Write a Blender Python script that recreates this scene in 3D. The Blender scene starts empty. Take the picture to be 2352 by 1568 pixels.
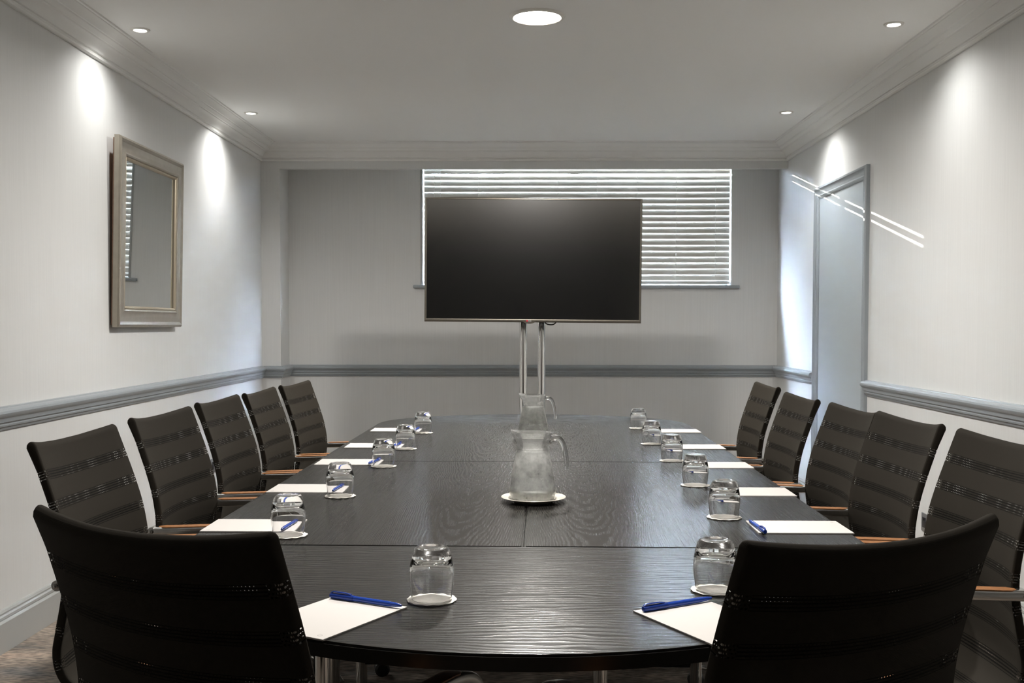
import bpy, bmesh, math, random
from mathutils import Vector, Matrix
random.seed(4)
PI = math.pi
scene = bpy.context.scene
COL = scene.collection

# ------------------------------------------------------------------ helpers
def link(o, parent=None):
    COL.objects.link(o)
    if parent is not None:
        o.parent = parent
    return o

def build(name, verts, faces, mat, parent=None, uvs=None, smooth=True, ang=38, loc=None):
    me = bpy.data.meshes.new(name)
    me.from_pydata([tuple(v) for v in verts], [], faces)
    bm = bmesh.new(); bm.from_mesh(me)
    if uvs is not None:
        lay = bm.loops.layers.uv.new('UVMap')
        bm.verts.ensure_lookup_table()
        for f in bm.faces:
            for l in f.loops:
                l[lay].uv = uvs[l.vert.index]
    bmesh.ops.recalc_face_normals(bm, faces=bm.faces)
    bm.to_mesh(me); bm.free()
    if smooth:
        me.shade_smooth()
        me.set_sharp_from_angle(angle=math.radians(ang))
    if mat is not None:
        me.materials.append(mat)
    o = bpy.data.objects.new(name, me)
    if loc is not None:
        o.location = loc
    return link(o, parent)

def from_bm(name, bm, mat, parent=None, smooth=True, ang=38, loc=None):
    me = bpy.data.meshes.new(name)
    bmesh.ops.recalc_face_normals(bm, faces=bm.faces)
    bm.to_mesh(me); bm.free()
    if smooth:
        me.shade_smooth(); me.set_sharp_from_angle(angle=math.radians(ang))
    me.materials.append(mat)
    o = bpy.data.objects.new(name, me)
    if loc is not None:
        o.location = loc
    return link(o, parent)

def box(name, lo, hi, mat, parent=None, bev=0.0, seg=2, rot=None, loc=None):
    bm = bmesh.new()
    bmesh.ops.create_cube(bm, size=1)
    for v in bm.verts:
        v.co = Vector([lo[i] + (v.co[i] + .5) * (hi[i] - lo[i]) for i in range(3)])
    if bev > 0:
        bmesh.ops.bevel(bm, geom=bm.edges[:], offset=bev, segments=seg, affect='EDGES', profile=.5)
    if rot is not None:
        bmesh.ops.rotate(bm, verts=bm.verts, cent=(0, 0, 0), matrix=rot)
    return from_bm(name, bm, mat, parent, loc=loc)

def lathe_data(prof, n=48, closed=False):
    V = []; F = []
    m = len(prof)
    for r, z in prof:
        for k in range(n):
            a = 2 * PI * k / n
            V.append((r * math.cos(a), r * math.sin(a), z))
    rng = m if closed else m - 1
    for i in range(rng):
        j = (i + 1) % m
        for k in range(n):
            k2 = (k + 1) % n
            F.append((i * n + k, i * n + k2, j * n + k2, j * n + k))
    return V, F

def lathe(name, prof, mat, parent=None, n=48, loc=None, closed=False, ang=38):
    V, F = lathe_data(prof, n, closed)
    bm = bmesh.new()
    vs = [bm.verts.new(v) for v in V]
    for f in F:
        bm.faces.new([vs[i] for i in f])
    bmesh.ops.remove_doubles(bm, verts=bm.verts, dist=1e-6)
    if not closed:
        bmesh.ops.holes_fill(bm, edges=[e for e in bm.edges if e.is_boundary])
    return from_bm(name, bm, mat, parent, loc=loc, ang=ang)

def frames(path):
    P = [Vector(p) for p in path]
    T = []
    for i in range(len(P)):
        a = P[max(i - 1, 0)]; b = P[min(i + 1, len(P) - 1)]
        T.append((b - a).normalized())
    up = Vector((0, 0, 1)) if abs(T[0].z) < .9 else Vector((0, 1, 0))
    N = [(up - T[0] * up.dot(T[0])).normalized()]
    for i in range(1, len(P)):
        n = N[-1] - T[i] * N[-1].dot(T[i])
        N.append(n.normalized())
    return P, T, N

def tube(name, path, rad, mat, parent=None, n=12, sect=None, ang=38, loc=None):
    """round tube, or a tube of the cross-section sect [(a,b)], along path"""
    P, T, N = frames(path)
    V = []; F = []
    if sect is None:
        sect = [(math.cos(2 * PI * k / n), math.sin(2 * PI * k / n)) for k in range(n)]
    else:
        n = len(sect)
    for i, p in enumerate(P):
        r = rad[i] if isinstance(rad, (list, tuple)) else rad
        B = T[i].cross(N[i])
        for a, b in sect:
            V.append(p + N[i] * (a * r) + B * (b * r))
    for i in range(len(P) - 1):
        for k in range(n):
            k2 = (k + 1) % n
            F.append((i * n + k, i * n + k2, (i + 1) * n + k2, (i + 1) * n + k))
    F.append(tuple(range(n))); F.append(tuple(range((len(P) - 1) * n, len(P) * n)))
    return build(name, V, F, mat, parent, ang=ang, loc=loc)

def rrect(w, h, r, seg=3):
    pts = []
    for cx, cy, a0 in ((w / 2 - r, h / 2 - r, 0), (-w / 2 + r, h / 2 - r, PI / 2), (-w / 2 + r, -h / 2 + r, PI), (w / 2 - r, -h / 2 + r, 1.5 * PI)):
        for k in range(seg + 1):
            a = a0 + PI / 2 * k / seg
            pts.append((cx + r * math.cos(a), cy + r * math.sin(a)))
    return pts

def cr(pts, per=6):
    """Catmull-Rom through points"""
    P = [Vector(p) for p in pts]; out = []
    for i in range(len(P) - 1):
        p0 = P[max(i - 1, 0)]; p1 = P[i]; p2 = P[i + 1]; p3 = P[min(i + 2, len(P) - 1)]
        for k in range(per):
            t = k / per
            out.append(.5 * ((2 * p1) + (p2 - p0) * t + (2 * p0 - 5 * p1 + 4 * p2 - p3) * t * t + (3 * p1 - p0 - 3 * p2 + p3) * t ** 3))
    out.append(P[-1])
    return out

def moulding(name, path, prof, mat, closed=False, parent=None, ang=25):
    """sweep profile [(out from wall, z)] along a plan path (x,y); out is to the right of travel; mitred."""
    P = [Vector((p[0], p[1])) for p in path]
    n = len(P); m = len(prof); V = []; F = []
    for i in range(n):
        if closed:
            a, b = P[i - 1], P[(i + 1) % n]
        else:
            a, b = P[max(i - 1, 0)], P[min(i + 1, n - 1)]
        d1 = (P[i] - a).normalized() if (P[i] - a).length > 1e-9 else (b - P[i]).normalized()
        d2 = (b - P[i]).normalized() if (b - P[i]).length > 1e-9 else d1
        n1 = Vector((d1.y, -d1.x)); n2 = Vector((d2.y, -d2.x))
        bis = (n1 + n2)
        bis = bis / max(bis.dot(n1), 1e-6)
        for o, z in prof:
            q = P[i] + bis * o
            V.append((q.x, q.y, z))
    for i in range(n if closed else n - 1):
        i2 = (i + 1) % n
        for k in range(m):
            k2 = (k + 1) % m
            F.append((i * m + k, i * m + k2, i2 * m + k2, i2 * m + k))
    if not closed:
        F.append(tuple(range(m))); F.append(tuple(range((n - 1) * m, n * m)))
    return build(name, V, F, mat, parent, ang=ang)

def tag(o, label, cat, group=None):
    o['label'] = label; o['category'] = cat
    if group:
        o['group'] = group
    return o

def struct(o, label=None):
    o['kind'] = 'structure'
    if label:
        o['label'] = label
    return o

def thing(name, label, cat, loc=(0, 0, 0), rotz=0, group=None):
    o = bpy.data.objects.new(name, None)
    o.empty_display_size = .1
    o.location = loc; o.rotation_euler = (0, 0, rotz)
    link(o)
    return tag(o, label, cat, group)

def dup(root, label, loc, rotz=0, scale=(1, 1, 1), group=None):
    r = root.copy(); COL.objects.link(r)
    r.location = loc; r.rotation_euler = (0, 0, rotz); r.scale = scale
    r['label'] = label
    if group:
        r['group'] = group
    def kids(src, dst):
        for ch in list(src.children):
            c = ch.copy(); COL.objects.link(c); c.parent = dst
            kids(ch, c)
    kids(root, r)
    return r

# ------------------------------------------------------------------ materials
class NT:
    def __init__(s, name):
        s.m = bpy.data.materials.new(name); s.m.use_nodes = True
        s.t = s.m.node_tree; s.n = s.t.nodes; s.n.clear()
        s.out = s.n.new('ShaderNodeOutputMaterial')
    def add(s, kind, **kw):
        nd = s.n.new('ShaderNode' + kind)
        for k, v in kw.items():
            setattr(nd, k, v)
        return nd
    def set(s, nd, **kw):
        for k, v in kw.items():
            nd.inputs[k.replace('_', ' ')].default_value = v
        return nd
    def ln(s, a, b):
        s.t.links.new(a, b)
    def math(s, op, a, b=None, c=None):
        nd = s.add('Math', operation=op)
        for i, v in enumerate((a, b, c)):
            if v is None: continue
            if isinstance(v, (int, float)): nd.inputs[i].default_value = v
            else: s.ln(v, nd.inputs[i])
        return nd.outputs[0]
    def bsdf(s, color=(.5, .5, .5), rough=.5, metal=0., **kw):
        b = s.add('BsdfPrincipled')
        b.inputs['Base Color'].default_value = (*color, 1)
        b.inputs['Roughness'].default_value = rough
        b.inputs['Metallic'].default_value = metal
        for k, v in kw.items():
            b.inputs[k.replace('_', ' ')].default_value = v
        return b
    def done(s, sock):
        s.ln(sock, s.out.inputs['Surface']); return s.m

def simple(name, color, rough=.5, metal=0., bump=0., bscale=200., var=0., **kw):
    t = NT(name); b = t.bsdf(color, rough, metal, **kw)
    tc = t.add('TexCoord'); nz = t.add('TexNoise'); nz.inputs['Scale'].default_value = bscale
    t.ln(tc.outputs['Object'], nz.inputs['Vector'])
    if bump:
        bp = t.add('Bump'); bp.inputs['Strength'].default_value = bump; bp.inputs['Distance'].default_value = .001
        t.ln(nz.outputs['Fac'], bp.inputs['Height']); t.ln(bp.outputs[0], b.inputs['Normal'])
    if var:
        hs = t.add('MixRGB'); hs.blend_type = 'MULTIPLY'
        hs.inputs['Color1'].default_value = (*color, 1)
        r = t.add('MapRange'); r.inputs['To Min'].default_value = 1 - var; r.inputs['To Max'].default_value = 1 + var
        t.ln(nz.outputs['Fac'], r.inputs['Value'])
        hs.inputs['Fac'].default_value = 1
        cm = t.add('CombineColor')
        for k in range(3): t.ln(r.outputs[0], cm.inputs[k])
        t.ln(cm.outputs[0], hs.inputs['Color2']); t.ln(hs.outputs[0], b.inputs['Base Color'])
    return t.done(b.outputs[0])

def mat_wall():
    t = NT('wallpaper_paint'); b = t.bsdf((.735, .738, .727), .62)
    tc = t.add('TexCoord'); mp = t.add('Mapping'); mp.inputs['Scale'].default_value = (260, 260, 2.5)
    nz = t.add('TexNoise'); nz.inputs['Scale'].default_value = 1; nz.inputs['Detail'].default_value = 3
    t.ln(tc.outputs['Object'], mp.inputs[0]); t.ln(mp.outputs[0], nz.inputs['Vector'])
    r = t.add('MapRange'); r.inputs['From Min'].default_value = .3; r.inputs['From Max'].default_value = .7
    r.inputs['To Min'].default_value = .975; r.inputs['To Max'].default_value = 1.025
    t.ln(nz.outputs['Fac'], r.inputs['Value'])
    mx = t.add('VectorMath', operation='SCALE'); mx.inputs[0].default_value = (.735, .738, .727)
    t.ln(r.outputs[0], mx.inputs['Scale']); t.ln(mx.outputs[0], b.inputs['Base Color'])
    bp = t.add('Bump'); bp.inputs['Strength'].default_value = .12; bp.inputs['Distance'].default_value = .0008
    t.ln(nz.outputs['Fac'], bp.inputs['Height']); t.ln(bp.outputs[0], b.inputs['Normal'])
    return t.done(b.outputs[0])

def mat_wood(name, along, xc=0.):
    """black stained open-pored oak; along = 'X' (grain across the table) or 'Y' (cathedral grain lengthwise)"""
    t = NT(name)
    b = t.bsdf((.02, .019, .018), .3, Specular_IOR_Level=.38)
    tc = t.add('TexCoord')
    sw = t.add('Mapping')
    if along == 'X':
        sw.inputs['Rotation'].default_value = (0, 0, PI / 2)
    t.ln(tc.outputs['Object'], sw.inputs[0])
    # cathedral figure: nested arches along the grain in the middle of the board, straight lines beside it
    wn = t.add('TexNoise'); wn.inputs['Scale'].default_value = 7.0; wn.inputs['Detail'].default_value = 3
    m1 = t.add('Mapping'); m1.inputs['Scale'].default_value = (1, .35, 1)
    t.ln(sw.outputs[0], m1.inputs[0]); t.ln(m1.outputs[0], wn.inputs['Vector'])
    wn2 = t.add('TexNoise'); wn2.inputs['Scale'].default_value = 45.0; wn2.inputs['Detail'].default_value = 2
    t.ln(m1.outputs[0], wn2.inputs['Vector'])
    xyz = t.add('SeparateXYZ'); t.ln(sw.outputs[0], xyz.inputs[0])
    dx = t.math('SUBTRACT', xyz.outputs[0], xc)
    if along == 'Y':
        hgt = t.math('ADD', t.math('MULTIPLY', t.math('MULTIPLY', dx, dx), -42.), t.math('MULTIPLY', xyz.outputs[1], .55))
        hgt = t.math('ADD', hgt, t.math('MULTIPLY', wn.outputs['Fac'], .30))
        hgt = t.math('ADD', hgt, t.math('MULTIPLY', wn2.outputs['Fac'], .05))
        wvv = t.math('MULTIPLY_ADD', t.math('SINE', t.math('MULTIPLY', hgt, 2 * PI * 19)), .5, .5)
    else:
        hgt = t.math('ADD', t.math('MULTIPLY', dx, 1.), t.math('MULTIPLY', wn.outputs['Fac'], .10))
        hgt = t.math('ADD', hgt, t.math('MULTIPLY', wn2.outputs['Fac'], .012))
        wvv = t.math('MULTIPLY_ADD', t.math('SINE', t.math('MULTIPLY', hgt, 2 * PI * 70)), .5, .5)
    # open pores: fine long streaks
    m2 = t.add('Mapping'); m2.inputs['Scale'].default_value = (420, 9, 1)
    t.ln(sw.outputs[0], m2.inputs[0])
    pn = t.add('TexNoise'); pn.inputs['Scale'].default_value = 1; pn.inputs['Detail'].default_value = 2
    t.ln(m2.outputs[0], pn.inputs['Vector'])
    pr = t.add('MapRange'); pr.inputs['From Min'].default_value = .42; pr.inputs['From Max'].default_value = .62
    t.ln(pn.outputs['Fac'], pr.inputs['Value'])
    wr = t.add('ValToRGB'); wr.color_ramp.elements[0].position = .35; wr.color_ramp.elements[1].position = .8
    t.ln(wvv, wr.inputs[0])
    h = t.math('ADD', t.math('MULTIPLY', wr.outputs[0], .78), t.math('MULTIPLY', pr.outputs[0], .16))
    c = t.add('ValToRGB')
    c.color_ramp.elements[0].color = (.005, .0047, .0044, 1); c.color_ramp.elements[1].color = (.028, .026, .0235, 1)
    t.ln(h, c.inputs[0]); t.ln(c.outputs[0], b.inputs['Base Color'])
    rr = t.add('MapRange'); rr.inputs['To Min'].default_value = .28; rr.inputs['To Max'].default_value = .17
    t.ln(h, rr.inputs['Value']); t.ln(rr.outputs[0], b.inputs['Roughness'])
    bp = t.add('Bump'); bp.inputs['Strength'].default_value = .09 if along == 'Y' else .22; bp.inputs['Distance'].default_value = .0009
    t.ln(h, bp.inputs['Height']); t.ln(bp.outputs[0], b.inputs['Normal'])
    return t.done(b.outputs[0])

def mat_mesh_fabric():
    """woven black sling; bands of round perforations (real holes) every few centimetres. UV = (distance from edge, arc length) in metres"""
    t = NT('perforated_sling_fabric')
    uv = t.add('UVMap'); sp = t.add('SeparateXYZ'); t.ln(uv.outputs[0], sp.inputs[0])
    d, s = sp.outputs[0], sp.outputs[1]
    P0, PITCH, BH = .054, .0675, .0225
    ph = t.math('MULTIPLY', t.math('FRACT', t.math('DIVIDE', t.math('SUBTRACT', s, P0 - PITCH * 4), PITCH)), PITCH)
    inband = t.math('MULTIPLY', t.math('LESS_THAN', ph, BH), t.math('GREATER_THAN', s, P0 - .01))
    rows = 4.; cell = BH / rows
    edge = t.math('LESS_THAN', d, .030)
    iy = t.math('FLOOR', t.math('DIVIDE', ph, cell))
    fy = t.math('SUBTRACT', t.math('FRACT', t.math('DIVIDE', ph, cell)), .5)
    shift = t.math('MULTIPLY', t.math('MODULO', iy, 2.), .5)
    fx = t.math('SUBTRACT', t.math('FRACT', t.math('ADD', t.math('DIVIDE', d, cell * .95), shift)), .5)
    r2 = t.math('ADD', t.math('MULTIPLY', fx, fx), t.math('MULTIPLY', fy, fy))
    rad2 = t.math('ADD', .027, t.math('MULTIPLY', edge, .055))
    hole = t.math('MULTIPLY', inband, t.math('LESS_THAN', r2, rad2))
    gap = t.math('MULTIPLY', t.math('GREATER_THAN', d, .030), t.math('LESS_THAN', d, .042))
    hole = t.math('MULTIPLY', hole, t.math('SUBTRACT', 1., gap))
    b = t.bsdf((.031, .0270, .0216), .75, Sheen_Weight=.05, Sheen_Roughness=.32, Specular_IOR_Level=.06)
    b.inputs['Sheen Tint'].default_value = (.55, .5, .42, 1)
    # weave
    wx = t.math('SINE', t.math('MULTIPLY', t.math('ADD', d, s), 2 * PI / .0026))
    wy = t.math('SINE', t.math('MULTIPLY', t.math('SUBTRACT', d, s), 2 * PI / .0026))
    wh = t.math('MULTIPLY', wx, wy)
    groove = t.math('MULTIPLY', inband, t.math('GREATER_THAN', t.math('ABSOLUTE', fy), .27))
    hh = t.math('ADD', t.math('MULTIPLY', wh, .25), t.math('MULTIPLY', groove, 1.2))
    bp = t.add('Bump'); bp.inputs['Strength'].default_value = .55; bp.inputs['Distance'].default_value = .0006
    t.ln(hh, bp.inputs['Height']); t.ln(bp.outputs[0], b.inputs['Normal'])
    tr = t.add('BsdfTransparent'); mx = t.add('MixShader')
    dk = t.math('MULTIPLY', groove, t.math('SUBTRACT', 1., edge))
    cmx = t.add('MixRGB'); cmx.inputs['Color1'].default_value = (.031, .0270, .0216, 1); cmx.inputs['Color2'].default_value = (.006, .0055, .005, 1)
    t.ln(dk, cmx.inputs['Fac']); t.ln(cmx.outputs[0], b.inputs['Base Color'])
    t.ln(hole, mx.inputs[0]); t.ln(b.outputs[0], mx.inputs[1]); t.ln(tr.outputs[0], mx.inputs[2])
    return t.done(mx.outputs[0])

def mat_glass(name, color=(1, 1, 1), ior=1.47, rough=0.0, thin=.35, frost=0.0):
    """clear glass; a share passes straight through so that light reaches what stands below"""
    t = NT(name)
    g = t.add('BsdfGlass'); g.inputs['Color'].default_value = (*color, 1); g.inputs['IOR'].default_value = ior; g.inputs['Roughness'].default_value = rough
    tr = t.add('BsdfTransparent'); tr.inputs[0].default_value = (*color, 1)
    mx = t.add('MixShader'); mx.inputs[0].default_value = thin
    t.ln(g.outputs[0], mx.inputs[1]); t.ln(tr.outputs[0], mx.inputs[2])
    sock = mx.outputs[0]
    if frost:
        tc = t.add('TexCoord'); nz = t.add('TexNoise'); nz.inputs['Scale'].default_value = 38; nz.inputs['Detail'].default_value = 6
        t.ln(tc.outputs['Object'], nz.inputs['Vector'])
        r = t.add('MapRange'); r.inputs['From Min'].default_value = .40; r.inputs['From Max'].default_value = .66
        r.inputs['To Min'].default_value = frost * .25; r.inputs['To Max'].default_value = frost
        t.ln(nz.outputs['Fac'], r.inputs['Value'])
        fr = r.outputs[0]
        df = t.add('BsdfTranslucent'); df.inputs[0].default_value = (.92, .92, .89, 1)
        d2 = t.add('BsdfDiffuse'); d2.inputs[0].default_value = (.92, .92, .89, 1)
        m3 = t.add('MixShader'); m3.inputs[0].default_value = .5
        t.ln(df.outputs[0], m3.inputs[1]); t.ln(d2.outputs[0], m3.inputs[2])
        m2 = t.add('MixShader'); t.ln(fr, m2.inputs[0]); t.ln(sock, m2.inputs[1]); t.ln(m3.outputs[0], m2.inputs[2])
        sock = m2.outputs[0]
    return t.done(sock)

def mat_vessel(name, tint, veil, z_stops, ior=1.45, nscale=38):
    """thin clear wall: passes light straight, mirrors by Fresnel, with a milky mist that varies with height (condensation, ice)"""
    t = NT(name)
    tr = t.add('BsdfTransparent'); tr.inputs[0].default_value = (*tint, 1)
    gl = t.add('BsdfGlossy'); gl.inputs['Roughness'].default_value = .03
    tc = t.add('TexCoord')
    nz = t.add('TexNoise'); nz.inputs['Scale'].default_value = nscale; nz.inputs['Detail'].default_value = 7; nz.inputs['Roughness'].default_value = .65
    t.ln(tc.outputs['Object'], nz.inputs['Vector'])
    drops = t.add('TexVoronoi'); drops.inputs['Scale'].default_value = 420
    t.ln(tc.outputs['Object'], drops.inputs['Vector'])
    bp = t.add('Bump'); bp.inputs['Strength'].default_value = .25; bp.inputs['Distance'].default_value = .0008
    t.ln(drops.outputs['Distance'], bp.inputs['Height'])
    fr = t.add('Fresnel'); fr.inputs['IOR'].default_value = ior
    mx = t.add('MixShader'); t.ln(fr.outputs[0], mx.inputs[0]); t.ln(tr.outputs[0], mx.inputs[1]); t.ln(gl.outputs[0], mx.inputs[2])
    sz = t.add('SeparateXYZ'); t.ln(tc.outputs['Object'], sz.inputs[0])
    zr = t.add('ValToRGB'); e = zr.color_ramp.elements
    e[0].position, e[1].position = z_stops[0][0] * 5, z_stops[-1][0] * 5
    for el, st_ in ((e[0], z_stops[0]), (e[1], z_stops[-1])): el.color = (st_[1],) * 3 + (1,)
    for z_, v_ in z_stops[1:-1]:
        el = e.new(z_ * 5); el.color = (v_, v_, v_, 1)
    t.ln(t.math('MULTIPLY', sz.outputs[2], 5.), zr.inputs[0])
    r = t.add('MapRange'); r.inputs['From Min'].default_value = .36; r.inputs['From Max'].default_value = .66
    r.inputs['To Min'].default_value = .45; r.inputs['To Max'].default_value = 1.
    t.ln(nz.outputs['Fac'], r.inputs['Value'])
    fac = t.math('MULTIPLY', t.math('MULTIPLY', r.outputs[0], zr.outputs[0]), veil)
    d1 = t.add('BsdfTranslucent'); d1.inputs[0].default_value = (.98, .98, .965, 1)
    d2 = t.add('BsdfDiffuse'); d2.inputs[0].default_value = (.98, .98, .965, 1)
    m3 = t.add('MixShader'); m3.inputs[0].default_value = .5
    t.ln(d1.outputs[0], m3.inputs[1]); t.ln(d2.outputs[0], m3.inputs[2])
    m2 = t.add('MixShader'); t.ln(fac, m2.inputs[0]); t.ln(mx.outputs[0], m2.inputs[1]); t.ln(m3.outputs[0], m2.inputs[2])
    return t.done(m2.outputs[0])

def mat_pane():
    t = NT('window_pane_glass')
    tr = t.add('BsdfTransparent'); gl = t.add('BsdfGlossy'); gl.inputs['Roughness'].default_value = .01
    mx = t.add('MixShader'); mx.inputs[0].default_value = .07
    t.ln(tr.outputs[0], mx.inputs[1]); t.ln(gl.outputs[0], mx.inputs[2])
    return t.done(mx.outputs[0])

def mat_emit(name, color, strength):
    t = NT(name); e = t.add('Emission'); e.inputs[0].default_value = (*color, 1); e.inputs[1].default_value = strength
    return t.done(e.outputs[0])

def mat_carpet():
    t = NT('woven_carpet'); b = t.bsdf((.2, .18, .16), .95)
    tc = t.add('TexCoord')
    m1 = t.add('Mapping'); m1.inputs['Scale'].default_value = (26, 120, 1); m1.inputs['Rotation'].default_value = (0, 0, .12)
    t.ln(tc.outputs['Object'], m1.inputs[0])
    n1 = t.add('TexNoise'); n1.inputs['Scale'].default_value = 1; n1.inputs['Detail'].default_value = 3
    t.ln(m1.outputs[0], n1.inputs['Vector'])
    m2 = t.add('Mapping'); m2.inputs['Scale'].default_value = (2.2, 6, 1)
    t.ln(tc.outputs['Object'], m2.inputs[0])
    n2 = t.add('TexNoise'); n2.inputs['Scale'].default_value = 1; n2.inputs['Detail'].default_value = 4
    t.ln(m2.outputs[0], n2.inputs['Vector'])
    c1 = t.add('ValToRGB'); e = c1.color_ramp.elements
    e[0].position = .30; e[0].color = (.14, .145, .15, 1); e[1].position = .72; e[1].color = (.46, .36, .30, 1)
    x = e.new(.45); x.color = (.23, .20, .175, 1)
    x = e.new(.58); x.color = (.31, .27, .235, 1)
    t.ln(n2.outputs['Fac'], c1.inputs[0])
    c2 = t.add('ValToRGB'); c2.color_ramp.elements[0].position = .38; c2.color_ramp.elements[1].position = .62
    c2.color_ramp.elements[0].color = (.55, .55, .55, 1); c2.color_ramp.elements[1].color = (1.5, 1.4, 1.3, 1)
    t.ln(n1.outputs['Fac'], c2.inputs[0])
    mx = t.add('MixRGB'); mx.blend_type = 'MULTIPLY'; mx.inputs['Fac'].default_value = 1
    t.ln(c1.outputs[0], mx.inputs['Color1']); t.ln(c2.outputs[0], mx.inputs['Color2']); t.ln(mx.outputs[0], b.inputs['Base Color'])
    bp = t.add('Bump'); bp.inputs['Strength'].default_value = .7; bp.inputs['Distance'].default_value = .003
    t.ln(n1.outputs['Fac'], bp.inputs['Height']); t.ln(bp.outputs[0], b.inputs['Normal'])
    return t.done(b.outputs[0])

def mat_timber(name, c0, c1, scale=(60, 4, 60), rough=.4):
    t = NT(name); b = t.bsdf(c0, rough)
    tc = t.add('TexCoord'); mp = t.add('Mapping'); mp.inputs['Scale'].default_value = scale
    t.ln(tc.outputs['Object'], mp.inputs[0])
    nz = t.add('TexNoise'); nz.inputs['Scale'].default_value = 1; nz.inputs['Detail'].default_value = 4
    t.ln(mp.outputs[0], nz.inputs['Vector'])
    c = t.add('ValToRGB'); c.color_ramp.elements[0].position = .3; c.color_ramp.elements[1].position = .7
    c.color_ramp.elements[0].color = (*c0, 1); c.color_ramp.elements[1].color = (*c1, 1)
    t.ln(nz.outputs['Fac'], c.inputs[0]); t.ln(c.outputs[0], b.inputs['Base Color'])
    return t.done(b.outputs[0])

M_wall = mat_wall()
M_ceil = simple('ceiling_paint', (.92, .92, .90), .7, bump=.05, bscale=300)
M_cornice = simple('cornice_paint', (.86, .855, .83), .45, bump=.03, bscale=200)
M_trim = simple('grey_blue_gloss_paint', (.315, .345, .365), .33, bump=.03, bscale=90)
M_door = simple('grey_blue_door_paint', (.43, .47, .49), .4, bump=.03, bscale=60)
M_base = simple('baseboard_paint', (.42, .43, .42), .35, bump=.03, bscale=90)
M_carpet = mat_carpet()
M_rear = simple('unseen_rear_wall_dark', (.022, .021, .020), .7, bump=.05, bscale=30)  # unseen rear wall, made dark so the television screen reflects black low down
M_woodY = mat_wood('black_oak_lengthwise', 'Y', .21)
M_woodY2 = mat_wood('black_oak_lengthwise_mirrored', 'Y', -.21)
M_woodX = mat_wood('black_oak_crosswise', 'X')
M_edge = simple('black_oak_edge', (.014, .012, .010), .35, bump=.1, bscale=120, var=.3)
M_fabric = mat_mesh_fabric()
M_chrome = simple('chrome', (.72, .71, .69), .14, 1., bump=.01, bscale=40)
M_satin = simple('satin_nickel_tube', (.85, .83, .79), .42, .7)
M_alu = simple('polished_aluminium', (.62, .61, .59), .24, 1., bump=.02, bscale=60)
M_darkchrome = simple('dark_chrome', (.36, .35, .33), .22, 1.)
M_armwood = mat_timber('cherry_arm_pad', (.30, .13, .05), (.42, .19, .075), (90, 90, 90))
M_black = simple('black_plastic', (.012, .012, .012), .4, bump=.05, bscale=200)
M_blacksteel = simple('black_lacquered_steel', (.010, .010, .010), .25)
M_glass = mat_glass('tumbler_glass', thin=0.)
M_jug = mat_vessel('misted_jug_glass', (.96, .965, .96), .85, [(0., .5), (.03, .55), (.06, .45), (.09, .8), (.12, .9), (.134, .40), (.15, .28), (.18, .34)])
M_jugclear = mat_glass('jug_handle_glass', thin=0.)
M_water = mat_vessel('iced_water', (.975, .985, .985), .6, [(0., .4), (.05, .3), (.08, .8), (.126, 1.)], 1.2, 60)
M_ice = mat_vessel('ice', (.97, .98, .98), .55, [(0., 1.), (.2, 1.)], 1.25, 90)
M_coaster = simple('embossed_paper', (.80, .77, .71), .8, bump=.35, bscale=160)
M_saucer = simple('glazed_white_china', (.78, .74, .66), .16)
M_paper = simple('white_paper', (.62, .59, .565), .75, bump=.02, bscale=100)
M_print = simple('grey_print', (.25, .24, .23), .7)
M_pen = simple('blue_pen_plastic', (.012, .055, .36), .22)
M_pen2 = simple('dark_blue_pen_cap', (.010, .040, .27), .2)
M_bezel = simple('gunmetal_bezel', (.20, .18, .15), .3, .75)
M_screen = simple('tv_screen_glass', (.92, .92, .92), .13, 1.)
M_led = simple('logo_white', (.75, .75, .75), .4)
M_red = simple('logo_red', (.50, .03, .05), .4)
M_frame = simple('silver_gilt_frame', (.36, .325, .27), .36, .55, bump=.06, bscale=30, var=.12)
M_gilt = simple('pale_gilt_bead', (.50, .43, .32), .3, .6)
M_mirror = simple('mirror_silvering', (.80, .82, .81), .012, 1.)
M_brownwood = mat_timber('frame_backing', (.20, .10, .06), (.28, .16, .10))
def mat_slat():
    t = NT('blind_slat_white'); b = t.bsdf((.62, .60, .55), .45)
    tc = t.add('TexCoord'); nz = t.add('TexNoise'); nz.inputs['Scale'].default_value = 25
    mp = t.add('Mapping'); mp.inputs['Scale'].default_value = (.3, 6, 6); t.ln(tc.outputs['Object'], mp.inputs[0]); t.ln(mp.outputs[0], nz.inputs['Vector'])
    bp = t.add('Bump'); bp.inputs['Strength'].default_value = .1; bp.inputs['Distance'].default_value = .001
    t.ln(nz.outputs['Fac'], bp.inputs['Height']); t.ln(bp.outputs[0], b.inputs['Normal'])
    tl = t.add('BsdfTranslucent'); tl.inputs[0].default_value = (.70, .70, .68, 1)
    mx = t.add('MixShader'); mx.inputs[0].default_value = .015
    t.ln(b.outputs[0], mx.inputs[1]); t.ln(tl.outputs[0], mx.inputs[2])
    return t.done(mx.outputs[0])
M_slat = mat_slat()
M_cord = simple('blind_cord', (.75, .74, .70), .7)
M_upvc = simple('white_window_frame', (.42, .43, .44), .35)
M_socket = simple('brushed_steel_plate', (.42, .43, .44), .35, .8)
M_socketin = simple('socket_black_insert', (.02, .02, .025), .4)
M_white = simple('white_lamp_trim', (.80, .78, .73), .4)
M_lamp = mat_emit('lamp_face', (1., .965, .90), 14.)
M_panel = mat_emit('ceiling_light_diffuser', (1., .93, .80), 11.)
M_stone = simple('sun_block_wall_render', (.50, .47, .42), .9, bump=.5, bscale=20, var=.2)  # for the wall added outside to block the sun

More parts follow.
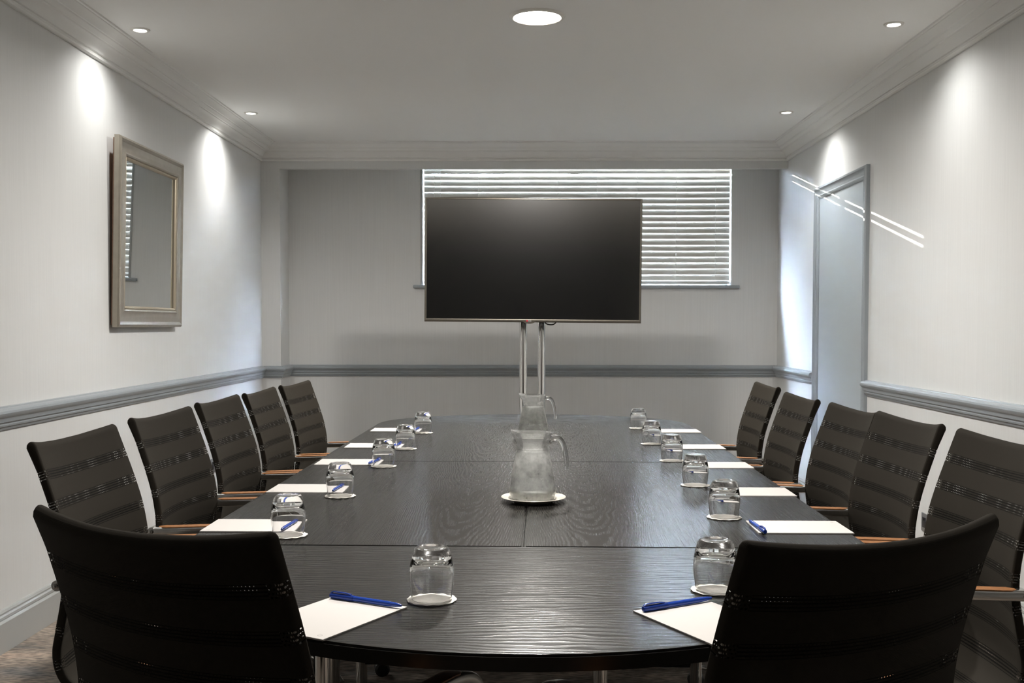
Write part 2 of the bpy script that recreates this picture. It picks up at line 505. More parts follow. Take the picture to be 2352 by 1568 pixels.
# ------------------------------------------------------------------ room
L, R = -1.9083, 1.8676
YR = -4.0            # wall behind the camera
YP, YW = 7.6884, 7.9668   # pier / bulkhead front, back wall
ZC = 2.482
PW = .135            # pier width
WX0, WX1, WZ0, WZ1 = -.772, 1.522, 1.487, 2.472
T = .12
struct(box('floor', (L - T, YR - T, -.1), (R + T, YW + .35, 0), M_carpet))
struct(box('ceiling', (L - T, YR - T, ZC), (R + T, YW + .35, ZC + .1), M_ceil))
struct(box('wall_left', (L - T, YR - T, 0), (L, YW + .3, ZC), M_wall))
struct(box('wall_right', (R, YR - T, 0), (R + T, YW + .3, ZC), M_wall))
struct(box('wall_rear', (L, YR - T, 0), (R, YR, ZC), M_rear))
# back wall with window opening (one closed mesh)
def wall_with_hole(name, x0, x1, z0, z1, hx0, hx1, hz0, hz1, y0, y1, mat):
    xs = [x0, hx0, hx1, x1]; zs = [z0, hz0, hz1, z1]
    V = []; F = []
    for y in (y0, y1):
        for z in zs:
            for x in xs:
                V.append((x, y, z))
    def i(a, b, s): return s * 16 + b * 4 + a
    for b in range(3):
        for a in range(3):
            if a == 1 and b == 1: continue
            for s in (0, 1):
                F.append((i(a, b, s), i(a + 1, b, s), i(a + 1, b + 1, s), i(a, b + 1, s)))
    for a, b, c, d in ((1, 1, 2, 1), (2, 1, 2, 2), (2, 2, 1, 2), (1, 2, 1, 1)):
        F.append((i(a, b, 0), i(c, d, 0), i(c, d, 1), i(a, b, 1)))
    for k in range(3):
        F.append((i(k, 0, 0), i(k + 1, 0, 0), i(k + 1, 0, 1), i(k, 0, 1)))
        F.append((i(k, 3, 0), i(k + 1, 3, 0), i(k + 1, 3, 1), i(k, 3, 1)))
        F.append((i(0, k, 0), i(0, k + 1, 0), i(0, k + 1, 1), i(0, k, 1)))
        F.append((i(3, k, 0), i(3, k + 1, 0), i(3, k + 1, 1), i(3, k, 1)))
    return build(name, V, F, mat, smooth=False)
struct(wall_with_hole('wall_back', L, R, 0, ZC, WX0, WX1, WZ0, WZ1, YW, YW + .26, M_wall))
struct(box('wall_pier', (L, YP, 0), (L + PW, YW, ZC), M_wall))
struct(box('wall_bulkhead', (L + PW, YP, 2.3085), (R, YP + .045, ZC), M_wall))

# cornice
corn = [(0, 2.362), (.010, 2.362), (.016, 2.366), (.017, 2.374), (.012, 2.379), (.014, 2.384), (.022, 2.386), (.024, 2.391),
        (.026, 2.398), (.033, 2.408), (.044, 2.416), (.058, 2.421), (.060, 2.427), (.066, 2.428), (.071, 2.433), (.080, 2.440),
        (.082, 2.446), (.088, 2.447), (.094, 2.455), (.104, 2.463), (.116, 2.468), (.121, 2.470), (.122, 2.474), (.131, 2.475), (.133, 2.482), (0, 2.482)]
struct(moulding('trim_1', [(L, YR), (L, YP), (R, YP), (R, YR)], corn, M_cornice), 'stepped cornice around the ceiling')
# chair rail
rail = [(0, .806), (.008, .806), (.011, .812), (.013, .817), (.018, .819), (.020, .825), (.019, .830), (.021, .834), (.026, .836), (.027, .842),
        (.028, .848), (.031, .853), (.037, .857), (.042, .863), (.044, .870), (.042, .878), (.036, .884), (.027, .886), (.018, .887), (.015, .891), (0, .892)]
DY0, DY1 = 5.850, 6.90   # door architrave outer edges
struct(moulding('trim_2', [(L, YR), (L, YP), (L + PW, YP), (L + PW, YW), (R, YW), (R, DY1)], rail, M_trim), 'grey chair rail along left and back walls')
struct(moulding('trim_3', [(R, DY0), (R, YR)], rail, M_trim), 'grey chair rail along right wall in front of door')
base = [(0, 0), (.020, 0), (.020, .108), (.017, .113), (.013, .117), (.016, .121), (.016, .130), (.011, .136), (.012, .143), (.008, .150), (0, .152)]
struct(moulding('baseboard_left', [(L, YR), (L, YP), (L + PW, YP), (L + PW, YW), (R, YW), (R, DY1)], base, M_base))
struct(moulding('baseboard_right', [(R, DY0), (R, YR)], base, M_base))

# door with architrave on the right wall
door = struct(box('door_1', (R - .006, DY0 + .05, 0), (R, DY1 - .05, 2.02), M_door), 'flush grey door in right wall')
arch_prof = [(0, 0), (.075, 0), (.075, .020), (.069, .027), (.058, .029), (.052, .024), (.046, .022), (.038, .017), (.024, .015), (.016, .018), (.010, .016), (.004, .013), (0, .010)]
def architrave(parent):
    # inner opening edges, outward direction = away from opening
    y0, y1, zt = DY0 + .078, DY1 - .078, 1.99
    V = []; F = []; m = len(arch_prof)
    for (y, z, sy, sz) in ((y0, 0, -1, 0), (y0, zt, -1, 1), (y1, zt, 1, 1), (y1, 0, 1, 0)):
        for a, p in arch_prof:
            V.append((R - p - .0002, y + sy * a, z + sz * a))
    for i in range(3):
        for k in range(m):
            k2 = (k + 1) % m
            F.append((i * m + k, i * m + k2, (i + 1) * m + k2, (i + 1) * m + k))
    F.append(tuple(range(m))); F.append(tuple(range(3 * m, 4 * m)))
    return build('architrave', V, F, M_trim, parent, ang=25)
architrave(door)

# window: frame with centre mullion, pane, sill
FY = YW + .15
def win_frame():
    bm = bmesh.new()
    def bx(lo, hi):
        r = bmesh.ops.create_cube(bm, size=1)
        for v in r['verts']:
            v.co = Vector([lo[i] + (v.co[i] + .5) * (hi[i] - lo[i]) for i in range(3)])
    bx((WX0, FY, WZ0), (WX0 + .055, FY + .06, WZ1)); bx((WX1 - .055, FY, WZ0), (WX1, FY + .06, WZ1))
    bx((WX0, FY + .001, WZ0), (WX1, FY + .059, WZ0 + .05)); bx((WX0, FY + .001, WZ1 - .03), (WX1, FY + .059, WZ1))
    bx((.338, FY + .002, WZ0), (.392, FY + .058, WZ1))
    return from_bm('window_1', bm, M_upvc, smooth=False)
win = struct(win_frame(), 'white window frame with a centre mullion')
box('window_pane', (WX0 + .01, FY + .028, WZ0 + .01), (WX1 - .01, FY + .032, WZ1 - .005), mat_pane(), win)
sill = box('window_sill', (WX0 - .068, YW - .035, WZ0 - .024), (WX1 + .060, YW + .15, WZ0), M_trim, None, bev=.006)
sill.name = 'trim_4'; struct(sill, 'grey painted window sill')
# casing edge on the left of the opening
struct(box('trim_5', (WX0 - .016, YW - .006, WZ0), (WX0, YW, WZ1), M_base, bev=.002), 'pale bead down the left edge of window opening')
struct(box('wall_sun_block', (-3.5, YW + 1.25, -.3), (5.5, YW + 1.45, 2.61), M_stone), 'added rendered wall outside window that blocks low sun')  # added outside wall, its top set so sun clears only the upper slats

# venetian blind
blind = thing('venetian_blind', 'off-white horizontal slat blind hanging in the window behind the television', 'blind', (.37, YW + .045, WZ0))
PITCH = .0438; SW = .048; AL = math.radians(24)
z0 = 1.528 - WZ0
BX0, BX1 = WX0 + .007 - .37, WX1 - .006 - .37
def slats():
    V = []; F = []
    n = int((WZ1 - WZ0 - z0 - .01) / PITCH) + 1
    for i in range(n):
        zc = z0 + PITCH * (i + .5)
        a = (AL if i >= n - 5 else math.radians(13.5)) + random.uniform(-.012, .012)
        cs = 5; idx = len(V)
        dz = random.uniform(-.0008, .0008)
        nx = 9
        for s in range(nx):
            x = BX0 + (BX1 - BX0) * s / (nx - 1)
            sag = -.0012 * math.sin(PI * ((s * 3.0 / (nx - 1)) % 1.0)) + dz
            for k in range(cs):
                u = (k / (cs - 1) - .5)
                crown = .0035 * (1 - 4 * u * u)
                # u=-.5 room side edge (low), u=+.5 window side edge (high)
                y = u * SW * math.sin(a) - crown * math.cos(a)
                z = u * SW * math.cos(a) + crown * math.sin(a)
                for th in (0, 1):
                    V.append((x, y + th * .0026 * math.cos(a), zc + z - th * .0026 * math.sin(a) + sag))
        def q(s, k, th): return idx + (s * cs + k) * 2 + th
        for s in range(nx - 1):
            for k in range(cs - 1):
                F.append((q(s, k, 0), q(s + 1, k, 0), q(s + 1, k + 1, 0), q(s, k + 1, 0)))
                F.append((q(s, k, 1), q(s, k + 1, 1), q(s + 1, k + 1, 1), q(s + 1, k, 1)))
            for k in (0, cs - 1):
                F.append((q(s, k, 0), q(s, k, 1), q(s + 1, k, 1), q(s + 1, k, 0)))
        for s in (0, nx - 1):
            for k in range(cs - 1):
                F.append((q(s, k, 0), q(s, k + 1, 0), q(s, k + 1, 1), q(s, k, 1)))
    return build('slats', V, F, M_slat, blind)
slats()
box('bottom_rail', (BX0, -.026, .012), (BX1, .026, .032), M_slat, blind, bev=.003)
box('headrail', (BX0, -.028, WZ1 - WZ0 - .012), (BX1, .028, WZ1 - WZ0), M_slat, blind, bev=.002)
for cx in (-.686, -.640, -.36, -.055, .235, .525, .825, 1.115, 1.408):
    tube('ladder_cord', [(cx - .37, -.0215, .03), (cx - .37, -.0215, WZ1 - WZ0 - .01)], .0016, M_cord, blind, n=6)

# mirror on left wall, top leaning off the wall
MY, MZ = 5.304, 1.616
mir = thing('wall_mirror', 'rectangular mirror in a champagne silver frame tilted off the left wall', 'mirror', (L + .012, MY, MZ - .438))
mir.rotation_euler = (0, math.radians(1.4), 0)
def frame_ring(name, prof, hw, hh, mat, parent, zc):
    """prof [(inset from outer edge, out from wall)]"""
    V = []; F = []; m = len(prof)
    for sy, sz in ((-1, -1), (1, -1), (1, 1), (-1, 1)):
        for a, p in prof:
            V.append((p, sy * (hw - a), zc + sz * (hh - a)))
    for i in range(4):
        i2 = (i + 1) % 4
        for k in range(m):
            k2 = (k + 1) % m
            F.append((i * m + k, i * m + k2, i2 * m + k2, i2 * m + k))
    return build(name, V, F, mat, parent, ang=25)
fh = .438; fw = .449
frame_ring('mirror_frame', [(0, .004), (0, .026), (.004, .033), (.012, .036), (.020, .033), (.026, .028), (.045, .025), (.066, .027), (.076, .031), (.082, .029), (.086, .022), (.086, .004)], fw, fh, M_frame, mir, fh)
frame_ring('inner_bead', [(.0862, .006), (.0862, .024), (.090, .027), (.095, .024), (.099, .018), (.0995, .006)], fw, fh, M_gilt, mir, fh)
box('mirror_glass', (.008, -fw + .0995, .0995), (.013, fw - .0995, 2 * fh - .0995), M_mirror, mir)
box('backing_board', (-.006, -fw + .012, .012), (.004, fw - .012, 2 * fh - .012), M_brownwood, mir)

# sockets
def socket(label, loc, rz):
    t = thing('wall_socket', label, 'socket', loc, rz, 'brushed steel double sockets')
    box('face_plate', (0, -.073, -.043), (.006, .073, .043), M_socket, t, bev=.002)
    for s in (-1, 1):
        box('insert', (.0055, s * .035 - .021, -.024), (.0075, s * .035 + .021, .024), M_socketin, t, bev=.001)
        box('rocker', (.007, s * .035 - .006, .010), (.0105, s * .035 + .006, .022), M_black, t, bev=.001)
    return t
socket('steel double socket low on left wall behind the gap between second and third left chairs', (L, 6.469, .333), 0)
socket('steel double socket low on right wall beside the nearest right chair', (R, 4.945, .27), PI)

# ------------------------------------------------------------------ ceiling lights
def downlight(label, x, y):
    t = thing('recessed_downlight', label, 'downlight', (x, y, ZC), 0, 'small round downlights near the walls')
    lathe('trim_ring', [(.027, -.0005), (.027, -.004), (.030, -.006), (.040, -.0045), (.043, -.0005)], M_white, t, 32, closed=True)
    lathe('lamp', [(0, -.0035), (.020, -.0035), (.0265, -.002), (.0265, -.0006), (0, -.0006)], M_lamp, t, 32)
    return t
downlight('small glowing downlight over left wall, nearer the camera', -1.695, 4.708)
downlight('small glowing downlight over left wall, farther towards the window end', -1.684, 6.548)
downlight('small glowing downlight over right wall, nearer the camera', 1.575, 4.649)
downlight('small glowing downlight over right wall, farther towards the door', 1.576, 6.545)
cl = thing('ceiling_light', 'large round flush ceiling light glowing above the table', 'ceiling light', (.044, 4.519, ZC))
lathe('trim_ring', [(.098, -.0005), (.098, -.006), (.102, -.010), (.112, -.008), (.117, -.0005)], M_white, cl, 64, closed=True)
lathe('diffuser', [(0, -.006), (.08, -.006), (.0975, -.004), (.0975, -.0006), (0, -.0006)], M_panel, cl, 64)

# ------------------------------------------------------------------ conference table
TR = .0133
def TW(x, y, z=0):
    return (math.cos(TR) * x + math.sin(TR) * y, -math.sin(TR) * x + math.cos(TR) * y, z)
TOP, TH = .73, .024
XL, XR, XM = -.7584, .6904, -.034
Y1, Y2, Y3 = 2.2018, 3.5811, 4.9856
G = .0006
def slab(name, outline, mat, parent):
    """flat board from a plan outline, slightly eased edges"""
    bm = bmesh.new()
    vs = [bm.verts.new((x, y, TOP - TH)) for x, y in outline]
    f = bm.faces.new(vs)
    r = bmesh.ops.extrude_face_region(bm, geom=[f])
    for e in r['geom']:
        if isinstance(e, bmesh.types.BMVert): e.co.z = TOP
    bmesh.ops.recalc_face_normals(bm, faces=bm.faces)
    top_edges = [e for e in bm.edges if all(v.co.z > TOP - 1e-5 for v in e.verts)]
    bmesh.ops.bevel(bm, geom=top_edges, offset=.0038, segments=2, affect='EDGES')
    o = from_bm(name, bm, mat, parent, ang=30)
    o.data.materials.append(M_edge)
    for p in o.data.polygons:
        if abs(p.normal.z) < .3 or p.normal.z < -.5: p.material_index = 1
    return o
def leg(parent, x, y, r=.017):
    t = lathe('table_leg', [(0, 0), (r * 1.25, 0), (r * 1.25, .012), (r, .016), (r, TOP - TH - .012), (r * 1.8, TOP - TH - .008), (r * 1.8, TOP - TH - .0003), (0, TOP - TH - .0003)], M_chrome, parent, 28, loc=(x, y, 0))
    return t
def section(label, x0, x1, y0, y1, legs, rail_y=None):
    cx, cy = (x0 + x1) / 2, (y0 + y1) / 2
    t = thing('conference_table_section', label, 'table', TW(cx, cy), -TR, 'rectangular black oak table sections')
    slab('tabletop', [(x0 + G - cx, y0 + G - cy), (x1 - G - cx, y0 + G - cy), (x1 - G - cx, y1 - G - cy), (x0 + G - cx, y1 - G - cy)], M_woodY if cx < XM else M_woodY2, t)
    for lx, ly in legs:
        leg(t, lx - cx, ly - cy)
    if rail_y is not None:
        a, b = rail_y
        box('leg_rail', (min(a[0], b[0]) - cx, a[1] - cy - .012, .182), (max(a[0], b[0]) - cx, a[1] - cy + .012, .204), M_blacksteel, t, bev=.003)
    return t
section('left half of the near table section, with a jug standing at its inner seam', XL, XM, Y1, Y2, [(-.205, 2.485), (-.525, 2.67), (-.53, 3.13)], ((-.53, 3.13), (-.048, 3.13)))
section('right half of the near table section, bearing the visible blue pen on its pad', XM, XR, Y1, Y2, [(.142, 2.485), (.46, 2.68), (.45, 3.05)], ((.45, 3.13), (-.008, 3.13)))
section('left half of the far table section beyond the crosswise middle seam', XL, XM, Y2, Y3, [(-.2, 4.77), (-.44, 4.77), (-.44, 3.80), (-.2, 3.99)])
section('right half of the far table section beyond the crosswise middle seam', XM, XR, Y2, Y3, [(.15, 4.77), (.38, 4.77), (.38, 3.80), (.15, 4.13)])
def dend(label, yseam, depth, sgn, legs):
    t = thing('table_end_section', label, 'table', TW(XM, yseam), -TR, 'rounded black oak table ends')
    hw = (XR - XL) / 2
    pts = []
    n = 64
    for k in range(n + 1):
        a = PI * k / n
        pts.append((hw * math.cos(a), sgn * (G + depth * math.sin(a))))
    if sgn < 0: pts = pts[::-1]
    else: t.location.z = -.002
    slab('tabletop', pts, M_woodX, t)
    for lx, ly in legs:
        leg(t, lx, ly)
    return t
dend('half-oval near end of the black table between the two foreground chairs', Y1, .730, -1, [(-.41, -.06), (.46, -.06)])
dend('half-oval far end of the black table below the television', Y3, .535, 1, [(-.36, .12), (.36, .12)])

# ------------------------------------------------------------------ chairs
prof_pts = [(-.300, .944), (-.279, .885), (-.254, .812), (-.237, .75), (-.227, .68), (-.231, .62), (-.243, .55), (-.249, .51), (-.243, .474), (-.222, .447), (-.175, .436),
            (-.10, .437), (0, .441), (.09, .448), (.142, .449), (.168, .438), (.180, .415)]
PRO = cr([(x, 0, z) for x, z in prof_pts], 7)
SPLIT = 10 * 7
ARC = [0.]
for i in range(1, len(PRO)):
    ARC.append(ARC[-1] + (PRO[i] - PRO[i - 1]).length)
def hwid(s):
    if s < .30: return .204 + (.211 - .204) * s / .30
    if s < .60: return .211 + (.222 - .211) * (s - .30) / .30
    return .222
def sling(name, i0, i1, parent):
    V = []; UV = []; F = []
    NF, NE = 17, 5
    st = []
    for i in range(i0, i1 + 1):
        a = PRO[max(i - 1, 0)]; b = PRO[min(i + 1, len(PRO) - 1)]
        tg = (b - a).normalized()
        nrm = Vector((-tg.z, 0, tg.x))      # towards sitter for a downward path: (x>0 forward)
        if nrm.x < 0 and ARC[i] < .45: nrm = -nrm
        if ARC[i] >= .45 and nrm.z < 0: nrm = -nrm
        st.append((PRO[i], tg, nrm, ARC[i], 1.0))
    # rounded closing stations at the free ends
    if i0 == 0:
        p, tg, nr, s, _ = st[0]
        for off, k in ((.006, .80), (.0095, .45), (.0105, .12)):
            st.insert(0, (p - tg * off, tg, nr, s - off, k))
    if i1 == len(PRO) - 1:
        p, tg, nr, s, _ = st[-1]
        for off, k in ((.004, .8), (.007, .45), (.008, .12)):
            st.append((p + tg * off, tg, nr, s + off, k))
    for p, tg, nr, s, k in st:
        t = .019 + .004 * max(0., 1 - max(s, 0) / .05)
        t0 = t; t = t * k
        hw = hwid(max(s, 0)) - (1 - k) * .004
        c = .032 if s < .36 else (.032 - .020 * min(1., (s - .36) / .15))
        wdip = max(0., 1 - max(s, 0) / .09)
        r = t / 2
        ring = []
        rc = min(.0055, t * .45)                  # corner radius; the side itself is flat
        for j in range(NF):                       # front face, from -hw to +hw
            y = (-1 + 2 * j / (NF - 1)) * (hw - rc)
            ring.append((y, 0., t / 2 + hw - abs(y)))
        side = []
        for j in range(1, NE):
            a = PI / 2 * j / (NE - 1)
            side.append((rc * math.sin(a), -rc + rc * math.cos(a)))
        for y, n in side:                         # right edge down
            ring.append((hw - rc + y, n, t / 2 + n))
        for y, n in side[::-1]:
            ring.append((hw - rc + y, -t - n, t / 2 + n))
        for j in range(NF):                       # back face
            y = (1 - 2 * j / (NF - 1)) * (hw - rc)
            ring.append((y, -t, t / 2 + hw - abs(y)))
        for y, n in side:
            ring.append((-hw + rc - y, -t - n, t / 2 + n))
        for y, n in side[::-1]:
            ring.append((-hw + rc - y, n, t / 2 + n))
        off_c = -(t0 - t) / 2
        for y, n, d in ring:
            q = max(-1., min(1., y / hw))
            sag = -c * (1 - q * q)
            dip = .004 * wdip * (1 - q * q)
            v = p + nr * (n + sag + off_c) + tg * dip
            V.append((v.x, y, v.z)); UV.append((d, s + 1e-5))
    m = 2 * NF + 4 * (NE - 1)
    ns = len(st)
    for i in range(ns - 1):
        for j in range(m):
            j2 = (j + 1) % m
            F.append((i * m + j, i * m + j2, (i + 1) * m + j2, (i + 1) * m + j))
    F.append(tuple(range(m))); F.append(tuple(range((ns - 1) * m, ns * m)))
    return build(name, V, F, M_fabric, parent, uvs=UV, ang=60)

def make_chair(label, group):
    t = thing('conference_chair', label, 'chair', group=group)
    sling('backrest', 0, SPLIT, t)
    sling('seat', SPLIT, len(PRO) - 1, t)
    for s in (-1, 1):
        path = []
        for i in range(1, len(PRO) - 1, 3):
            tg = (PRO[i + 1] - PRO[i - 1]).normalized(); nr = Vector((-tg.z, 0, tg.x))
            if (ARC[i] < .45 and nr.x < 0) or (ARC[i] >= .45 and nr.z < 0): nr = -nr
            q = PRO[i] - nr * .0118
            path.append((q.x, s * (hwid(ARC[i]) - .0105), q.z))
        tube('side_rail', path, .0064, M_satin, t, n=10)
    ay = .212 + .010
    for s in (-1, 1):
        y = s * ay
        p = cr([(-.246, y, .6568), (-.20, y, .6575), (-.10, y, .6615), (0, y, .664), (.07, y, .662), (.115, y, .650), (.138, y, .622), (.140, y, .56), (.130, y * .995, .48), (.118, y * .98, .425)], 4)
        sect = rrect(1.0, 1.36, .30)
        arm = tube('armrest', p, .0225, M_alu, t, sect=sect)
        ap = [q + Vector((0, 0, .0108)) for q in p if -.236 < q.x < .09 and q.z > .65]
        rr = [(.5 if k in (0, len(ap) - 1) else 1.) * .028 for k in range(len(ap))]
        pad = tube('arm_pad', ap, rr, M_armwood, arm, sect=[(a * .18, b) for a, b in rrect(1.0, 1.0, .3)])
        pad['label'] = 'cherry wood arm pad'
        lathe_s = lathe('screw', [(0, -.0015), (.0062, -.0015), (.0062, .001), (.0045, .0022), (.0022, .0022), (.0020, .0008), (0, .0008)], M_darkchrome, arm, 16)
        lathe_s.location = (-.246, s * (ay + .0156), .6568); lathe_s.rotation_euler = (-s * PI / 2, 0, 0)
        # rounded rear end of the arm
        boss = lathe('arm_end', [(0, -.0150), (.0100, -.0150), (.0113, -.0138), (.0113, .0138), (.0100, .0150), (0, .0150)], M_alu, arm, 28)
        boss.location = (-.246, y, .6568); boss.rotation_euler = (PI / 2, 0, 0)
    # crossbar under the rear of the seat
    V = []; F = []
    bars = [(-.236, .425), (-.215, .411), (-.175, .404), (-.12, .404), (-.12, .394), (-.18, .392), (-.224, .401), (-.243, .417)]
    for y in [-.20 + .40 * k / 8 for k in range(9)]:
        q = y / .2
        for x, z in bars:
            V.append((x, y, z - .010 * (1 - q * q)))
    mm = len(bars)
    for i in range(8):
        for k in range(mm):
            k2 = (k + 1) % mm
            F.append((i * mm + k, i * mm + k2, (i + 1) * mm + k2, (i + 1) * mm + k))
    F.append(tuple(range(mm))); F.append(tuple(range(8 * mm, 9 * mm)))
    build('seat_crossbar', V, F, M_alu, t)
    box('tilt_mechanism', (-.135, -.07, .345), (.09, .07, .402), M_alu, t, bev=.012, seg=3)
    lathe('gas_column', [(0, .07), (.028, .07), (.028, .22), (.022, .225), (.020, .23), (.020, .35), (0, .35)], M_black, t, 20)
    lathe('base_hub', [(0, .062), (.04, .062), (.045, .075), (.042, .105), (.030, .118), (0, .118)], M_alu, t, 24)
    for k in range(5):
        a = 2 * PI * k / 5 + .30
        ca, sa = math.cos(a), math.sin(a)
        pts = [(.03, .092), (.09, .090), (.15, .082), (.21, .072), (.243, .066)]
        rad = [.028, .025, .021, .017, .013]
        tube('base_leg', [(r * ca, r * sa, z) for r, z in pts], rad, M_alu, t, sect=[(b * .55, c) for b, c in rrect(1.3, 1.5, .4)])
        cs = lathe('caster', [(0, -.020), (.018, -.020), (.025, -.014), (.025, .014), (.018, .020), (0, .020)], M_black, t, 20)
        cs.location = (.232 * ca, .232 * sa, .026); cs.rotation_euler = (PI / 2, 0, a)
    return t
GRP = 'black mesh conference chairs around the table'
specs = [  # top-centre x, y, facing angle deg, back height
    ('black mesh chair in left foreground, its back to the camera', -0.4735, 1.3465, 63.3, 0.94),
    ('black mesh chair in right foreground, its back to the camera', 0.423, 1.3065, 117.0, 0.94),
    ('black mesh chair on left side of table, nearest the camera of the left row', -1.009, 2.395, -1.9, 0.94),
    ('second black mesh chair from the camera in the left row', -1.010, 2.972, -3.4, 0.94),
    ('middle black mesh chair of the five in the left row', -1.011, 3.522, -2.1, 0.94),
    ('fourth black mesh chair from the camera in the left row', -1.0, 4.03, -1.3, 0.937),
    ('farthest black mesh chair of the left row, in front of the wall pier', -0.9755, 4.54, -4.4, 0.937),
    ('black mesh chair on right side of table, cut by right edge of photo', 1.034, 2.346, 183.0, 0.94),
    ('second black mesh chair from the camera in the right row', 1.000, 2.829, 183.1, 0.942),
    ('middle black mesh chair of the five in the right row', 1.002, 3.310, 182.6, 0.932),
    ('fourth black mesh chair from the camera in the right row, before the door', 0.967, 3.8, 181.0, 0.935),
    ('farthest black mesh chair of the right row, near the back wall corner', 0.988, 4.435, 180.0, 0.94),
]
chair0 = None
for lab, tx, ty, ad, h in specs:
    a = math.radians(ad)
    loc = (tx + .30 * math.cos(a), ty + .30 * math.sin(a), 0)
    sc = (1, 1, h / .944)
    if chair0 is None:
        chair0 = make_chair(lab, GRP)
        chair0.location = loc; chair0.rotation_euler = (0, 0, a); chair0.scale = sc
    else:
        dup(chair0, lab, loc, a, sc)

# ------------------------------------------------------------------ tumblers on coasters
def coaster_mesh():
    n, rings = 72, 7
    V = [(0, 0, .0030)]; F = []
    for i in range(1, rings + 1):
        q = i / rings
        for k in range(n):
            a = 2 * PI * k / n
            r = .0415 * q * (1 + (.012 * math.cos(12 * a) if i == rings else 0))
            z = .0028 - .0008 * q * q + .0006 * math.sin(5 * a + i) * q
            if i == rings: z = .0024 + .0006 * math.sin(12 * a)
            V.append((r * math.cos(a), r * math.sin(a), z))
    for k in range(n):
        F.append((0, 1 + k, 1 + (k + 1) % n))
    for i in range(rings - 1):
        for k in range(n):
            a, b = 1 + i * n + k, 1 + i * n + (k + 1) % n
            F.append((a, a + n, b + n, b))
    # underside
    o = len(V)
    for k in range(n):
        a = 2 * PI * k / n
        V.append((.0405 * math.cos(a), .0405 * math.sin(a), .0002))
    last = 1 + (rings - 1) * n
    for k in range(n):
        F.append((last + k, o + k, o + (k + 1) % n, last + (k + 1) % n))
    F.append(tuple(range(o, o + n)))
    return V, F
glass_out = [(.0335, 0), (.0345, .008), (.0362, .020), (.0374, .034), (.0374, .046), (.0364, .056), (.0346, .066), (.0322, .075), (.0302, .081), (.0285, .0848), (.0255, .0872), (.0215, .0876), (.016, .0862), (.008, .0852), (0, .085)]
glass_in = [(0, .0655), (.010, .0655), (.020, .0650), (.0265, .0630), (.0305, .0590), (.0330, .053), (.0352, .044), (.0356, .034), (.0346, .020), (.0330, .008), (.0322, .0004), (.0328, -.0002)]
glass_prof = glass_out + glass_in
gl_items = [
    (-0.157, 1.765, 'in left foreground, between the foreground pads'),
    (0.328, 1.838, 'partly behind the right foreground chair back'),
    (-0.518, 2.305, 'at the nearest pad of the left row'),
    (-0.498, 2.839, 'at the second pad from the camera in the left row'),
    (-0.462, 3.444, 'at the middle pad of the left row'),
    (-0.446, 3.932, 'at the fourth pad from the camera in the left row'),
    (-0.437, 4.515, 'at the farthest pad of the left row'),
    (0.501, 4.749, 'at the farthest pad of the right row'),
    (0.485, 4.115, 'at the fourth pad from the camera in the right row'),
    (0.494, 3.607, 'at the middle pad of the right row'),
    (0.486, 3.054, 'at the second pad from the camera in the right row'),
    (0.474, 2.541, 'beyond the nearest pad of the right row'),
]
g0 = c0 = None
for x, y, w in gl_items:
    lc = 'white coaster under the tumbler ' + w
    lg = 'upturned tumbler ' + w
    if g0 is None:
        V, F = coaster_mesh()
        c0 = tag(build('coaster', V, F, M_coaster, ang=60), lc, 'coaster', 'white paper coasters'); c0.location = (x, y, TOP)
        g0 = tag(lathe('drinking_glass', glass_prof, M_glass, None, 64, ang=50, closed=True), lg, 'glass', 'upturned tumblers'); g0.location = (x, y, TOP + .0034)
    else:
        dup(c0, lc, (x, y, TOP), random.uniform(0, 6)); dup(g0, lg, (x, y, TOP + .0034))

# ------------------------------------------------------------------ note pads and pens
def make_pad(label):
    t = thing('note_pad', label, 'note pad', group='white note pads')
    box('sheets', (-.105, -.073, 0), (.105, .073, .0028), M_paper, t, bev=.0004, seg=1)
    lathe('printed_ring', [(.0034, .00285), (.0038, .00285), (.0038, .00295), (.0034, .00295)], M_print, t, 24, closed=True, loc=(-.091, -.056, 0))
    return t
def make_pen(label):
    t = thing('pen', label, 'pen', group='blue ballpoint pens')
    def along(name, prof, mat):
        o = lathe(name, prof, mat, t, 16); o.rotation_euler = (0, PI / 2, 0); o.location = (0, 0, .0052); return o
    along('barrel', [(0, -.025), (.0042, -.025), (.0045, -.02), (.0044, .040), (.0036, .058), (.0022, .068), (.0011, .070), (0, .070)], M_pen)
    along('cap', [(0, -.072), (.0040, -.072), (.0050, -.069), (.0051, -.026), (.0048, -.0245), (0, -.0245)], M_pen2)
    tube('clip', [(-.0705, 0, .0100), (-.066, 0, .0124), (-.040, 0, .0122), (-.030, 0, .0106)], .0016, M_pen2, t, sect=rrect(1.2, 2.6, .4))
    return t
